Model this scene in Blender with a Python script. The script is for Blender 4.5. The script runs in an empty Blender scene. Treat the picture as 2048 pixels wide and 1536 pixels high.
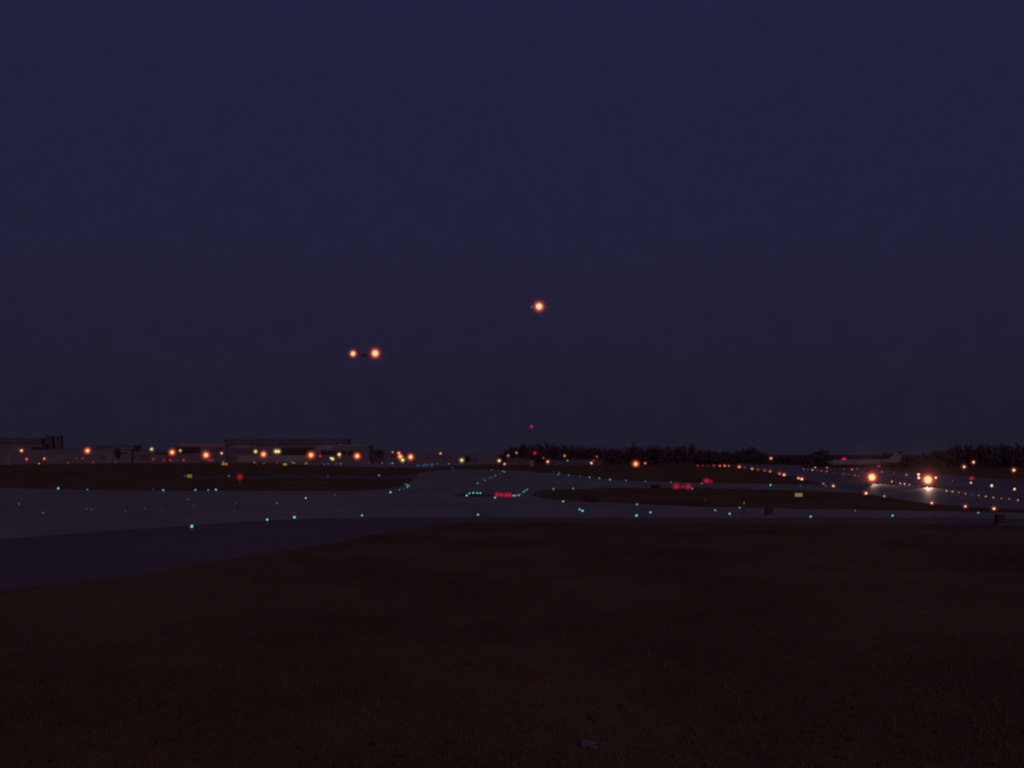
import bpy, bmesh, math, random
from mathutils import Vector, Matrix
from mathutils.geometry import tessellate_polygon
random.seed(7)
R = math.radians
S = bpy.context.scene
C = S.collection

# ------------------------------------------------------------------ camera
CAM_H, FPX, HORIZ = 8.0, 2814.0, 908.0          # metres, focal length and horizon row in photo pixels (2048 wide)
PITCH = math.atan((HORIZ - 768.0) / FPX)
cd = bpy.data.cameras.new("camera")
cam = bpy.data.objects.new("camera", cd); C.objects.link(cam)
cam.location = (0, 0, CAM_H)
cam.rotation_euler = (R(90) + PITCH, 0, 0)
cd.sensor_fit = 'HORIZONTAL'; cd.sensor_width = 36.0
cd.lens = 36.0 * FPX / 2048.0
cd.clip_start = 0.5; cd.clip_end = 30000
S.camera = cam

# ------------------------------------------------------------------ sky, dusk light, exposure
W = bpy.data.worlds.new("World"); S.world = W; W.use_nodes = True
nt = W.node_tree; nt.nodes.clear()
n = nt.nodes.new
out = n("ShaderNodeOutputWorld"); bg = n("ShaderNodeBackground")
tc = n("ShaderNodeTexCoord"); sep = n("ShaderNodeSeparateXYZ"); ramp = n("ShaderNodeValToRGB")
nz = n("ShaderNodeTexNoise"); nz.inputs['Scale'].default_value = 60.0; nz.inputs['Detail'].default_value = 8.0
nz.inputs['Roughness'].default_value = 0.8
mr = n("ShaderNodeMapRange"); mr.inputs['From Min'].default_value = 0.3; mr.inputs['From Max'].default_value = 0.7
mr.inputs['To Min'].default_value = 0.92; mr.inputs['To Max'].default_value = 1.08
mul = n("ShaderNodeMix"); mul.data_type = 'RGBA'; mul.blend_type = 'MULTIPLY'; mul.inputs['Factor'].default_value = 1.0
L = nt.links.new
L(tc.outputs['Generated'], sep.inputs[0]); L(sep.outputs['Z'], ramp.inputs['Fac'])
L(tc.outputs['Generated'], nz.inputs['Vector']); L(nz.outputs['Fac'], mr.inputs['Value'])
L(ramp.outputs['Color'], mul.inputs['A']); L(mr.outputs['Result'], mul.inputs['B'])
L(mul.outputs['Result'], bg.inputs['Color']); bg.inputs['Strength'].default_value = 1.0
L(bg.outputs[0], out.inputs[0])
cr = ramp.color_ramp
def lin(r, g, b):
    f = lambda c: (c/255/12.92) if c/255 <= 0.04045 else ((c/255+0.055)/1.055)**2.4
    return (f(r), f(g), f(b), 1.0)
cr.elements[0].position = 0.0;  cr.elements[0].color = lin(30, 27, 43)
cr.elements[1].position = 0.34; cr.elements[1].color = lin(34, 34, 64)
for p_, c_ in ((0.02, lin(30, 28, 46)), (0.07, lin(31, 30, 51)), (0.14, lin(33, 32, 57)), (0.25, lin(33, 33, 61))):
    e = cr.elements.new(p_); e.color = c_

sd = bpy.data.lights.new("dusk_sun", 'SUN')           # the last reddish dusk light, from behind the camera
sun = bpy.data.objects.new("dusk_sun", sd); C.objects.link(sun)
sd.energy = 0.66; sd.color = (1.0, 0.56, 0.62); sd.angle = R(60)
sun.rotation_euler = (R(90 - 18), 0, R(12))

S.view_settings.view_transform = 'Standard'; S.view_settings.look = 'None'
S.view_settings.exposure = 0.0; S.view_settings.gamma = 1.0
S.render.engine = 'CYCLES'
S.cycles.pixel_filter_type = 'BLACKMAN_HARRIS'; S.cycles.filter_width = 2.2
S.cycles.use_denoising = False
S.cycles.use_adaptive_sampling = False
S.cycles.transparent_max_bounces = 64
S.cycles.max_bounces = 4
S.cycles.sample_clamp_indirect = 0.5
S.cycles.volume_bounces = 0

# ------------------------------------------------------------------ helpers
def ray(px, py):
    u, v = (px - 1024.0) / FPX, (768.0 - py) / FPX
    return Vector((u, math.cos(PITCH) - v*math.sin(PITCH), math.sin(PITCH) + v*math.cos(PITCH)))
def ground(px, py, z=0.0):                           # where the ground (at height z) shows at that spot
    d = ray(px, py); t = (z - CAM_H) / d.z
    return Vector((0, 0, CAM_H)) + d*t
def at(px, py, dist):                                # the point at that depth
    d = ray(px, py)
    return Vector((0, 0, CAM_H)) + d*(dist/d.y)

def tag(o, label, cat=None, group=None, kind=None):
    o['label'] = label
    if cat: o['category'] = cat
    if group: o['group'] = group
    if kind: o['kind'] = kind
    return o
def empty(name, loc=(0, 0, 0), rz=0.0):
    o = bpy.data.objects.new(name, None); C.objects.link(o)
    o.location = loc; o.rotation_euler = (0, 0, rz); o.empty_display_size = 0.3
    return o
def link(name, me, mat=None, parent=None, loc=None, scale=None):
    o = bpy.data.objects.new(name, me); C.objects.link(o)
    if mat is not None:
        if len(me.materials) == 0: me.materials.append(mat)
        if me.materials[0] is not mat:
            o.material_slots[0].link = 'OBJECT'; o.material_slots[0].material = mat
    if parent: o.parent = parent
    if loc is not None: o.location = loc
    if scale is not None: o.scale = scale
    return o
def done(bm, name, smooth=False):
    me = bpy.data.meshes.new(name); bm.normal_update()
    if smooth:
        for f in bm.faces: f.smooth = True
    bm.to_mesh(me); bm.free(); return me
def box(bm, x0, x1, y0, y1, z0, z1):
    v = [bm.verts.new(p) for p in ((x0,y0,z0),(x1,y0,z0),(x1,y1,z0),(x0,y1,z0),(x0,y0,z1),(x1,y0,z1),(x1,y1,z1),(x0,y1,z1))]
    for f in ((3,2,1,0),(4,5,6,7),(0,1,5,4),(1,2,6,5),(2,3,7,6),(3,0,4,7)): bm.faces.new([v[i] for i in f])
def tube(bm, p0, p1, r0, r1, seg=8, caps=True):
    p0, p1 = Vector(p0), Vector(p1); d = (p1-p0).normalized()
    a = d.orthogonal().normalized(); b = d.cross(a)
    rings = []
    for p, r in ((p0, r0), (p1, r1)):
        rings.append([bm.verts.new(p + a*(r*math.cos(2*math.pi*i/seg)) + b*(r*math.sin(2*math.pi*i/seg))) for i in range(seg)])
    for i in range(seg):
        j = (i+1) % seg
        bm.faces.new((rings[0][i], rings[0][j], rings[1][j], rings[1][i]))
    if caps:
        bm.faces.new(rings[0][::-1]); bm.faces.new(rings[1])
def loft(bm, rings, seg=20):                          # rings of (x, zc, ry, rz) along x
    rr = []
    for x, zc, ry, rz in rings:
        rr.append([bm.verts.new((x, ry*math.cos(2*math.pi*i/seg), zc + rz*math.sin(2*math.pi*i/seg))) for i in range(seg)])
    for k in range(len(rr)-1):
        for i in range(seg):
            j = (i+1) % seg
            bm.faces.new((rr[k][i], rr[k][j], rr[k+1][j], rr[k+1][i]))
    bm.faces.new(rr[0][::-1]); bm.faces.new(rr[-1])
    bmesh.ops.recalc_face_normals(bm, faces=bm.faces[:])
def slab(bm, pts, axis, off, th):                     # flat planform with thickness; axis 'z' lies flat, 'y' stands upright
    def P(a, b, t): return (a, b, off+t) if axis == 'z' else (a, off+t, b)
    lo = [bm.verts.new(P(a, b, -th/2)) for a, b in pts]; hi = [bm.verts.new(P(a, b, th/2)) for a, b in pts]
    bm.faces.new(lo[::-1]); bm.faces.new(hi)
    for i in range(len(pts)):
        j = (i+1) % len(pts); bm.faces.new((lo[i], lo[j], hi[j], hi[i]))
    bmesh.ops.recalc_face_normals(bm, faces=bm.faces[:])

# ------------------------------------------------------------------ materials
def surf(name, col, rough=0.8, spec=0.3, var=0.25, scale=0.3, col2=None, metal=0.0, bump=0.0, stretch=None):
    m = bpy.data.materials.new(name); m.use_nodes = True
    t = m.node_tree; b = t.nodes['Principled BSDF']
    b.inputs['Roughness'].default_value = rough; b.inputs['Specular IOR Level'].default_value = spec
    b.inputs['Metallic'].default_value = metal
    tcn = t.nodes.new("ShaderNodeTexCoord"); nn = t.nodes.new("ShaderNodeTexNoise")
    nn.inputs['Scale'].default_value = scale; nn.inputs['Detail'].default_value = 6.0; nn.inputs['Roughness'].default_value = 0.65
    src = tcn.outputs['Object']
    if stretch:
        mp = t.nodes.new("ShaderNodeMapping"); mp.inputs['Scale'].default_value = stretch
        t.links.new(src, mp.inputs['Vector']); src = mp.outputs['Vector']
    t.links.new(src, nn.inputs['Vector'])
    cr_ = t.nodes.new("ShaderNodeValToRGB")
    a = tuple(c*(1-var) for c in col) + (1,)
    bb = (tuple(c*(1+var) for c in col) if col2 is None else col2) + (1,)
    cr_.color_ramp.elements[0].position = 0.3; cr_.color_ramp.elements[0].color = a
    cr_.color_ramp.elements[1].position = 0.7; cr_.color_ramp.elements[1].color = bb
    t.links.new(nn.outputs['Fac'], cr_.inputs['Fac']); t.links.new(cr_.outputs['Color'], b.inputs['Base Color'])
    if bump:
        bp = t.nodes.new("ShaderNodeBump"); bp.inputs['Strength'].default_value = bump; bp.inputs['Distance'].default_value = 0.1
        n2 = t.nodes.new("ShaderNodeTexNoise"); n2.inputs['Scale'].default_value = 3.0; n2.inputs['Detail'].default_value = 5
        t.links.new(tcn.outputs['Object'], n2.inputs['Vector'])
        t.links.new(n2.outputs['Fac'], bp.inputs['Height']); t.links.new(bp.outputs['Normal'], b.inputs['Normal'])
    return m
M_grass   = surf("dry_grass", (0.104, 0.072, 0.046), 0.95, 0.0, 0.34, 0.12, col2=(0.136, 0.104, 0.062), stretch=(0.5, 0.28, 1))
M_blade   = surf("grass_blade", (0.074, 0.052, 0.033), 0.9, 0.0, 0.22, 0.16, col2=(0.098, 0.074, 0.045))
M_conc    = surf("pale_concrete", (0.180, 0.195, 0.205), 0.8, 0.05, 0.18, 0.12, stretch=(0.35, 0.12, 1))
def joints(m, size, dark):
    t = m.node_tree; b = t.nodes['Principled BSDF']; src = b.inputs['Base Color'].links[0].from_socket
    tcn = t.nodes.new("ShaderNodeTexCoord"); mp = t.nodes.new("ShaderNodeMapping"); mp.inputs['Rotation'].default_value = (0, 0, R(14))
    br = t.nodes.new("ShaderNodeTexBrick"); br.offset = 0.0; br.inputs['Scale'].default_value = 1.0
    br.inputs['Brick Width'].default_value = size; br.inputs['Row Height'].default_value = size; br.inputs['Mortar Size'].default_value = 0.07
    br.inputs['Color1'].default_value = (1,1,1,1); br.inputs['Color2'].default_value = (.86,.86,.86,1); br.inputs['Mortar'].default_value = (dark,dark,dark,1)
    mx = t.nodes.new("ShaderNodeMix"); mx.data_type = 'RGBA'; mx.blend_type = 'MULTIPLY'; mx.inputs['Factor'].default_value = 1.0
    t.links.new(tcn.outputs['Object'], mp.inputs['Vector']); t.links.new(mp.outputs['Vector'], br.inputs['Vector'])
    t.links.new(src, mx.inputs['A']); t.links.new(br.outputs['Color'], mx.inputs['B']); t.links.new(mx.outputs['Result'], b.inputs['Base Color'])
joints(M_conc, 7.5, 0.6)
M_asph    = surf("dark_asphalt", (0.100, 0.086, 0.105), 0.75, 0.1, 0.15, 0.1, stretch=(0.5, 0.2, 1))
M_runw    = surf("damp_runway_asphalt", (0.125, 0.125, 0.140), 0.60, 0.22, 0.2, 0.10, stretch=(0.4, 0.1, 1))
M_metal   = surf("galvanised_steel", (0.10, 0.10, 0.10), 0.6, 0.3, 0.15, 2.0)
M_wall    = surf("stained_render", (0.095, 0.090, 0.115), 0.9, 0.2, 0.12, 0.08)
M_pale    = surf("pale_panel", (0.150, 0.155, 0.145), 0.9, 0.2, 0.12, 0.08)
M_roofp   = surf("pale_roof_sheet", (0.21, 0.19, 0.22), 0.8, 0.2, 0.12, 0.1)
M_dark    = surf("dark_glass", (0.028, 0.022, 0.022), 0.7, 0.1, 0.3, 0.2)
M_block   = surf("dark_brick", (0.066, 0.060, 0.098), 0.9, 0.1, 0.2, 0.08)
M_tree    = surf("dark_leaves", (0.064, 0.046, 0.062), 0.95, 0.0, 0.18, 0.15)
M_bark    = surf("bark", (0.04, 0.03, 0.025), 0.95, 0.0, 0.2, 1.0)
M_jet     = surf("grey_aircraft_paint", (0.15, 0.145, 0.175), 0.6, 0.2, 0.08, 0.3)
M_jetdk   = surf("dark_aircraft_paint", (0.05, 0.042, 0.045), 0.7, 0.1, 0.1, 0.5)
M_skyjet  = surf("silver_aircraft_paint", (0.11, 0.12, 0.17), 0.6, 0.3, 0.05, 0.3)
M_rub     = surf("tyre_rubber", (0.02, 0.02, 0.02), 0.9, 0.1, 0.1, 3.0)
M_white   = surf("weathered_white_paint", (0.20, 0.17, 0.17), 0.7, 0.2, 0.1, 1.0)
M_stone   = surf("pale_stone", (0.068, 0.078, 0.090), 0.9, 0.1, 0.3, 6.0)
M_cab     = surf("dark_cabinet_paint", (0.042, 0.034, 0.034), 0.8, 0.1, 0.2, 3.0)

COL = {  # lamp colours (linear)
 'cyan': (0.16, 0.82, 0.78), 'blue': (0.10, 0.38, 0.85), 'teal': (0.14, 0.55, 0.48), 'green': (0.45, 1.0, 0.62),
 'amber': (1.9, 0.62, 0.12), 'warm': (1.6, 0.85, 0.45), 'orange': (1.5, 0.30, 0.07), 'yellow': (1.35, 1.2, 0.55),
 'sodium': (1.15, 0.78, 0.40), 'red': (0.72, 0.008, 0.028), 'crimson': (0.75, 0.008, 0.055), 'redorange': (1.3, 0.10, 0.04),
 'pink': (1.7, 0.65, 0.36), 'white': (0.9, 0.85, 0.85), 'dim': (0.28, 0.26, 0.27), 'landing': (0.95, 0.80, 0.42),
}
_lens = {}
def lens_mat(colour, e=1.0):
    k = (colour, round(e, 2))
    if k not in _lens:
        m = bpy.data.materials.new("lit_lens_" + colour); m.use_nodes = True
        t = m.node_tree; t.nodes.clear()
        o = t.nodes.new("ShaderNodeOutputMaterial"); em = t.nodes.new("ShaderNodeEmission")
        em.inputs['Color'].default_value = COL[colour] + (1,); em.inputs['Strength'].default_value = e
        t.links.new(em.outputs[0], o.inputs['Surface'])
        m.cycles.emission_sampling = 'AUTO' if colour == 'landing' else 'NONE'
        _lens[k] = m
    return _lens[k]
def halo_mat(col, radius):                           # added halo round a lamp: its glow put into an emissive sphere
    m = bpy.data.materials.new("added_halo_glow"); m.use_nodes = True
    t = m.node_tree; t.nodes.clear()
    o = t.nodes.new("ShaderNodeOutputMaterial"); em = t.nodes.new("ShaderNodeEmission")
    em.inputs['Color'].default_value = col + (1,); em.inputs['Strength'].default_value = 1.0/(2*radius)
    t.links.new(em.outputs[0], o.inputs['Volume'])
    try: m.cycles.homogeneous_volume = True
    except Exception: pass
    return m
def sphere_mesh(name, u=16, v=10):
    bm = bmesh.new(); bmesh.ops.create_uvsphere(bm, u_segments=u, v_segments=v, radius=1.0)
    return done(bm, name, True)
def lens_mesh():                                     # fat dome: cylinder skirt and rounded cap
    bm = bmesh.new(); seg = 12; prof = [(0.85,-1.0),(0.98,-0.6),(1.0,0.0),(0.87,0.5),(0.6,0.82),(0.25,0.98)]
    rr = [[bm.verts.new((r*math.cos(2*math.pi*i/seg), r*math.sin(2*math.pi*i/seg), z)) for i in range(seg)] for r, z in prof]
    for k in range(len(rr)-1):
        for i in range(seg):
            j = (i+1) % seg; bm.faces.new((rr[k][i], rr[k][j], rr[k+1][j], rr[k+1][i]))
    bm.faces.new(rr[0][::-1]); bm.faces.new(rr[-1])
    return done(bm, "lens", True)
def stem_mesh():                                     # unit height: flange, frangible stem, collar
    bm = bmesh.new()
    tube(bm, (0,0,0), (0,0,0.08), 0.13, 0.13); tube(bm, (0,0,0.08), (0,0,0.85), 0.03, 0.03)
    tube(bm, (0,0,0.85), (0,0,1.0), 0.05, 0.07)
    return done(bm, "base")
def pole_mesh():
    bm = bmesh.new()
    tube(bm, (0,0,0), (0,0,0.03), 0.30, 0.30); tube(bm, (0,0,0.03), (0,0,1.0), 0.14, 0.07)
    return done(bm, "pole")
def head_mesh():
    bm = bmesh.new(); box(bm, -0.9, 0.9, -0.12, 0.35, 0.05, 0.30); box(bm, -0.12, 0.12, -0.12, 0.25, -0.35, 0.05)
    return done(bm, "lamp_head")
ME_lens, ME_stem, ME_pole, ME_head = lens_mesh(), stem_mesh(), pole_mesh(), head_mesh()
ME_ball, ME_halo = sphere_mesh("lens"), sphere_mesh("lamp_halo", 28, 18)

def add_halos(parent, loc, d, halo):
    """halo: list of (radius px, colour)"""
    for rp, col in halo:
        r = rp*d/FPX
        link("lamp_halo", ME_halo, halo_mat(col, r), parent, loc, (r, r, r))  # added glow sphere around the lamp, not a part of it

# ------------------------------------------------------------------ the ground and the pavements
def sheet(name, pts, z, mat, label, kind="structure", cat=None, group=None, fray=0.16):
    P0 = [ground(x, y) for x, y in pts]; P = []
    for a, b in zip(P0, P0[1:] + P0[:1]):              # edges broken up and frayed a little, as turf meets pavement
        k = int(min(90, max(1, (b-a).length/(1.2 if a.y < 160 else 6))))
        nrm = Vector((-(b-a).y, (b-a).x, 0)).normalized()
        for i in range(k):
            P.append(a + (b-a)*(i/k) + (nrm*random.gauss(0, fray) if i else Vector()))
    bm = bmesh.new(); vs = [bm.verts.new((p.x, p.y, z)) for p in P]
    for tri in tessellate_polygon([[Vector((p.x, p.y, 0)) for p in P]]):
        f = bm.faces.new([vs[i] for i in tri])
    bm.normal_update()
    for f in bm.faces:
        if f.normal.z < 0: f.normal_flip()
    o = link(name, done(bm, name), mat)
    return tag(o, label, cat, group, kind)
bm = bmesh.new(); NX, NY = 24, 24
gv = [[bm.verts.new((-7000 + 14000*i/NX, -300 + 13300*(j/NY)**2, 0)) for i in range(NX+1)] for j in range(NY+1)]
for j in range(NY):
    for i in range(NX): bm.faces.new((gv[j][i], gv[j][i+1], gv[j+1][i+1], gv[j+1][i]))
tag(link("ground", done(bm, "ground"), M_grass), "dark brown grassy airfield ground reaching to the horizon", kind="structure")

sheet("taxiway_shoulder", [(-500,1245),(0,1183),(300,1147),(500,1111),(640,1091),(750,1069),(850,1052),(930,1046),(1040,1044),(1300,1045),(1700,1047),(2048,1051),(2700,1056),
      (2700,1030),(2048,1030),(1300,1030),(800,1030),(400,1045),(0,1070),(-500,1110)], 0.012, M_asph,
      "dark asphalt shoulder curving along the near edge of the pale taxiway")
sheet("taxiway", [(-500,1128),(0,1078),(150,1068),(383,1051),(534,1041),(650,1037),(800,1035.5),(1000,1035.5),(1300,1035.5),(1700,1036.5),(2048,1038),(2700,1040),
      (2700,1031),(2048,1026),(1800,1021),(1600,1018),(1400,1014),(1100,1000),(1060,990),(1085,980),(1250,976),(1400,976),(1560,980),(1720,986),
      (1720,972),(1540,967.5),(1400,966),(1260,961.5),(1200,956.5),(1120,948),(1070,944),(1000,940),(900,939.5),(860,942),(835,948),(830,956),(820,966),(800,974),(760,980),(700,982),(500,982),(200,981),(0,976),(-500,970)],
      0.024, M_conc, "pale grey concrete taxiway spreading across the middle of the airfield")
sheet("cross_taxiway", [(380,958.0),(470,956.2),(640,957.0),(760,957.5),(830,957),(834,949),(780,952.5),(640,951.8),(470,952.2),(380,954.5)], 0.018, M_asph,
      "narrow dark cross taxiway between the two grass strips on the airfield's left")
sheet("apron", [(-500,929.5),(0,928.6),(250,926.6),(500,925.2),(640,931.5),(760,934.5),(840,936.5),(900,931.5),(1000,929),(1000,922),(500,921),(-500,921)], 0.012, M_conc,
      "far concrete apron strip in front of the terminal buildings")
sheet("runway", [(1440,929.5),(1478,933.8),(1560,947.5),(1640,966.5),(1732,988),(1830,1004.5),(1930,1014),(2048,1020),(2800,1056),
      (2800,1020),(2300,985),(2048,962),(1905,951),(1800,943.0),(1700,936.0),(1600,930.5),(1520,927.5)], 0.032, M_runw,
      "damp dark runway running away from the near taxiway past two landing lights")
sheet("grass_island", [(905,989.5),(925,986.5),(960,987.2),(985,989.5),(992,992.5),(960,993.8),(920,993)], 0.05, M_grass,
      "small oval grass island ringed by cyan lights on the pale taxiway", kind="structure")
sheet("taxiway_edge_line", [(1100,1030.4),(1300,1030.8),(1500,1031.4),(1700,1032.0),(1900,1034),(1900,1033.2),(1700,1031.2),(1500,1030.6),(1300,1030.0),(1100,1029.6)], 0.040, M_white,
      "faint pale painted line along the near edge of the taxiway", kind="structure", fray=0.0)

# near grass: blades standing on the ground, one object nobody could count
def in_near_grass(px, py):
    xs = [(-100,1200),(0,1185),(300,1149),(500,1113),(640,1093),(750,1071),(850,1054),(930,1048),(1040,1046.5),(1300,1047.5),(1700,1049.5),(2150,1053)]
    for (a, b), (c, d) in zip(xs, xs[1:]):
        if a <= px <= c: return py > b + (d-b)*(px-a)/(c-a) + 1.0
    return False
bm = bmesh.new()
cnt = 0
while cnt < 34000:
    py = 1048 + (1600-1048)*random.random()**1.15; px = random.uniform(-90, 2140)
    if not in_near_grass(px, py): continue
    p = ground(px, py); cnt += 1
    tall = random.random() < 0.06
    for k in range(6 if tall else 2):
        a = random.random()*6.283; h = random.uniform(0.12, 0.32) if tall else random.uniform(0.03, 0.11); w = random.uniform(0.012, 0.035)
        b0 = Vector((p.x + random.uniform(-.06,.06), p.y + random.uniform(-.06,.06), 0))
        s = Vector((math.cos(a)*w, math.sin(a)*w, 0)); lean = Vector((random.uniform(-.05,.05), random.uniform(-.05,.05), h))
        bm.faces.new([bm.verts.new(b0 - s), bm.verts.new(b0 + s), bm.verts.new(b0 + lean)])
tag(link("grass", done(bm, "grass"), M_blade), "short dry grass covering the dark foreground", kind="stuff")

# ------------------------------------------------------------------ woods and trees
def crown(bm, c, rx, rz, nleaf, size):
    lobes = [(Vector((c[0]+random.uniform(-.5,.5)*rx, c[1]+random.uniform(-.5,.5)*rx, c[2]+random.uniform(-.45,.45)*rz)), random.uniform(.45,.75)) for _ in range(6)]
    for _ in range(nleaf):
        lc, f = random.choice(lobes)
        while True:
            q = Vector((random.uniform(-1,1), random.uniform(-1,1), random.uniform(-1,1)))
            if q.length < 1: break
        p = lc + Vector((q.x*rx*f, q.y*rx*f, q.z*rz*f))
        if p.z < 0.3: continue
        d = Vector((random.gauss(0,1), random.gauss(0,1), random.gauss(0,1))).normalized()
        a = d.orthogonal().normalized()*size*random.uniform(.6,1.3); b = d.cross(a)*random.uniform(.5,1.0)
        bm.faces.new([bm.verts.new(p-a), bm.verts.new(p+b), bm.verts.new(p+a), bm.verts.new(p-b)])
def woods(name, outline, dist, label, spacing=5.0, leaf=0.75):
    bm = bmesh.new()
    x0, x1 = at(outline[0][0], 900, dist).x, at(outline[-1][0], 900, dist).x
    for row, dy in enumerate((0, 9)):
        x = x0
        while x < x1:
            px = outline[0][0] + (x-x0)/(x1-x0)*(outline[-1][0]-outline[0][0]); yt = outline[-1][1]
            for (a, b), (c, d) in zip(outline, outline[1:]):
                if a <= px <= c: yt = b + (d-b)*(px-a)/(c-a)
            h = max(2.5, at(px, yt, dist).z*random.uniform(.90, 1.04))
            w = random.uniform(3.2, 5.2)
            cx, cy = x + random.uniform(-1,1), dist + dy + random.uniform(-3,3)
            tube(bm, (cx,cy,-.2), (cx,cy,h*.6), .28, .12, 6)
            crown(bm, (cx, cy, h*0.62), w*0.9, h*0.46, 190, leaf)
            crown(bm, (cx, cy, h*0.28), w, h*0.32, 110, leaf)
            x += spacing*random.uniform(.7, 1.25)
    return tag(link(name, done(bm, name), M_tree), label, kind="stuff")
woods("distant_woods", [(1003,908),(1012,901),(1022,894),(1035,888),(1060,886.5),(1080,887),(1100,885.5),(1112,887),(1130,889),(1160,892),(1200,894),(1220,898),(1240,898),(1258,892),(1270,890),(1300,892),(1350,893),(1368,890),(1383,888),(1395,894),(1402,901),(1430,902),(1470,904),(1495,899),(1520,902),(1535,909),(1560,914),(1610,913),(1622,911)],
      1050, "dark wood of leafy trees standing beyond the middle of the airfield")
woods("distant_woods", [(1618,912),(1632,910),(1650,909),(1672,911),(1700,913),(1760,913),(1790,908),(1810,909),(1850,911),(1872,905),(1895,902),(1910,893),(1930,890),(1945,891),(1960,888),(1985,889),(2010,891),(2060,890),(2160,888)],
      830, "dark wood behind the runway, rising to the tall trees on its right")
woods("distant_woods", [(735,902),(745,899),(775,905),(800,911),(860,914),(930,915),(1005,912)], 1500, "low dark line of far trees between the terminal and the wood", 7.0, 0.9)
def tree(px, ytop, dist, w, label):
    p = at(px, 920, dist); h = at(px, ytop, dist).z
    t = empty("tree", (p.x, dist, 0)); tag(t, label, "tree", "single trees")
    bm = bmesh.new(); tube(bm, (0,0,-.2), (0.2,0,h*.75), .35, .10, 7)
    for k in range(4):
        a = k*1.6; tube(bm, (0.1,0,h*(.35+.08*k)), (math.cos(a)*w*.6, math.sin(a)*w*.6, h*(.6+.08*k)), .13, .04, 5)
    link("trunk", done(bm, "trunk"), M_bark, t)
    bm = bmesh.new(); crown(bm, (0,0,h*.62), w, h*.38, 520, .55)
    link("crown", done(bm, "crown"), M_tree, t)
tree(1640, 897, 900, 4.8, "lone dark tree rising faintly left of the pale airliner's nose")
tree(1780, 897, 820, 4.2, "dark tree showing right behind the airliner's tail fin")
tree(237, 893, 1180, 4.0, "dark tree against the low building beside a small yellow lamp")
tree(760, 896, 1190, 4.5, "dark round tree past the right end of the terminal buildings")
tree(1503, 893, 1000, 4.2, "tall dark tree where the middle wood ends above the amber lights")
tree(935, 911, 1150, 2.6, "small dark tree beside a yellow lamp left of the wood")

# ------------------------------------------------------------------ buildings
def building(name, label, cat, d, x0, x1, ytop, depth, mat, parts=(), roof=None, group="buildings along the far apron"):
    a, b = at(x0, ytop, d), at(x1, ytop, d); h = a.z
    cx = (a.x+b.x)/2
    t = empty(name, (cx, d, 0)); tag(t, label, cat, group)
    bm = bmesh.new(); box(bm, a.x-cx, b.x-cx, 0, depth, -0.5, h); link("wall", done(bm, "wall"), mat, t)
    if roof:
        rm, th, ov = roof
        bm = bmesh.new(); box(bm, a.x-cx-ov, b.x-cx+ov, -ov, depth+ov, h+0.003, h+th)
        for k in range(int((b.x-a.x)/14)):
            q = a.x-cx+5+k*14+random.uniform(-3,3); box(bm, q, q+2.2, depth*.4, depth*.4+3, h+th, h+th+random.uniform(.5,1.3))
        link("roof", done(bm, "roof"), rm, t)
    for pn, px0, px1, py0, py1, pm, ncol in parts:
        p, q = at(px0, py0, d), at(px1, py1, d)
        bm = bmesh.new(); w = (q.x-p.x)/ncol
        for k in range(ncol):
            g = 0.06*w if ncol > 1 else 0
            box(bm, p.x-cx+k*w+g, p.x-cx+(k+1)*w-g, -0.14, 0.12, max(q.z, 0.02), p.z)
        link(pn, done(bm, pn), pm, t)
    return t
building("terminal", "low pale terminal with a stepped roof at the far edge beside two dark towers", "building", 1300, -60, 84, 889, 40, M_wall,
    [("window_band", 62, 83, 893, 900, M_dark, 3), ("window_band", -40, 22, 881+12, 897, M_block, 4), ("canopy", 46, 80, 887.2, 888.6, M_roofp, 1)], (M_block, .8, .5))
building("office_block", "dark upper block on the low terminal left of the two dark towers", "building", 1360, -60, 82, 878, 25, M_block, [("window_band", -50, 78, 880.5, 882.5, M_wall, 9)], (M_block, .6, .3))
building("tower", "dark tower nearest to the low pale terminal, of a pair", "tower", 1320, 91, 104, 872, 8, M_block, [("window_band", 93, 102, 876, 879, M_dark, 2)], (M_block, .5, .2), "pair of dark towers")
building("tower", "slimmer dark tower of a pair, on the side of the bright floodlight", "tower", 1320, 111, 121.5, 872.5, 7, M_block, [("window_band", 113, 119.5, 877, 880, M_dark, 2)], (M_block, .5, .2), "pair of dark towers")
building("shed", "long low shed behind the red lamps and the small yellow lamp", "building", 1280, 84, 262, 900, 30, M_wall,
    [("window_band", 96, 128, 903, 907, M_block, 5), ("door", 200, 212, 911, 921, M_block, 1), ("window_band", 226, 255, 905, 908, M_dark, 4)], (M_block, .5, .3))
building("hall", "low hall with a dark flat roof between the floodlight and a small lamp", "building", 1310, 189, 268, 893, 25, M_wall, [("fascia", 192, 224, 892.8, 896, M_block, 1)], (M_block, 1.0, .3))
building("shed", "dim shed left of the hangar beneath a yellow green lamp", "building", 1290, 266, 346, 902, 30, M_wall, [("door", 280, 300, 909, 921, M_block, 2), ("window_band", 310, 342, 905, 909, M_dark, 4)], (M_block, .5, .3))
building("hangar", "hangar with a pale roof edge and wide dark door opening", "hangar", 1270, 345, 452, 889.5, 45, M_wall,
    [("door", 353, 400, 894, 907, M_dark, 1), ("canopy", 358, 448, 889.2, 891.2, M_roofp, 1), ("window_band", 420, 448, 897, 902, M_block, 3)], (M_roofp, .5, .6))
building("terminal", "terminal with a pale lit lower wall and broken dark upper windows", "building", 1275, 452, 628, 891, 40, M_wall,
    [("window_band", 462, 520, 896, 907, M_block, 7), ("window_band", 562, 626, 895, 910.5, M_dark, 9), ("lower_wall", 476, 622, 911, 923, M_pale, 1), ("canopy", 466, 500, 890.8, 893.6, M_roofp, 1), ("door", 456, 470, 911, 923, M_block, 1)], (M_block, .4, .3))
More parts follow.
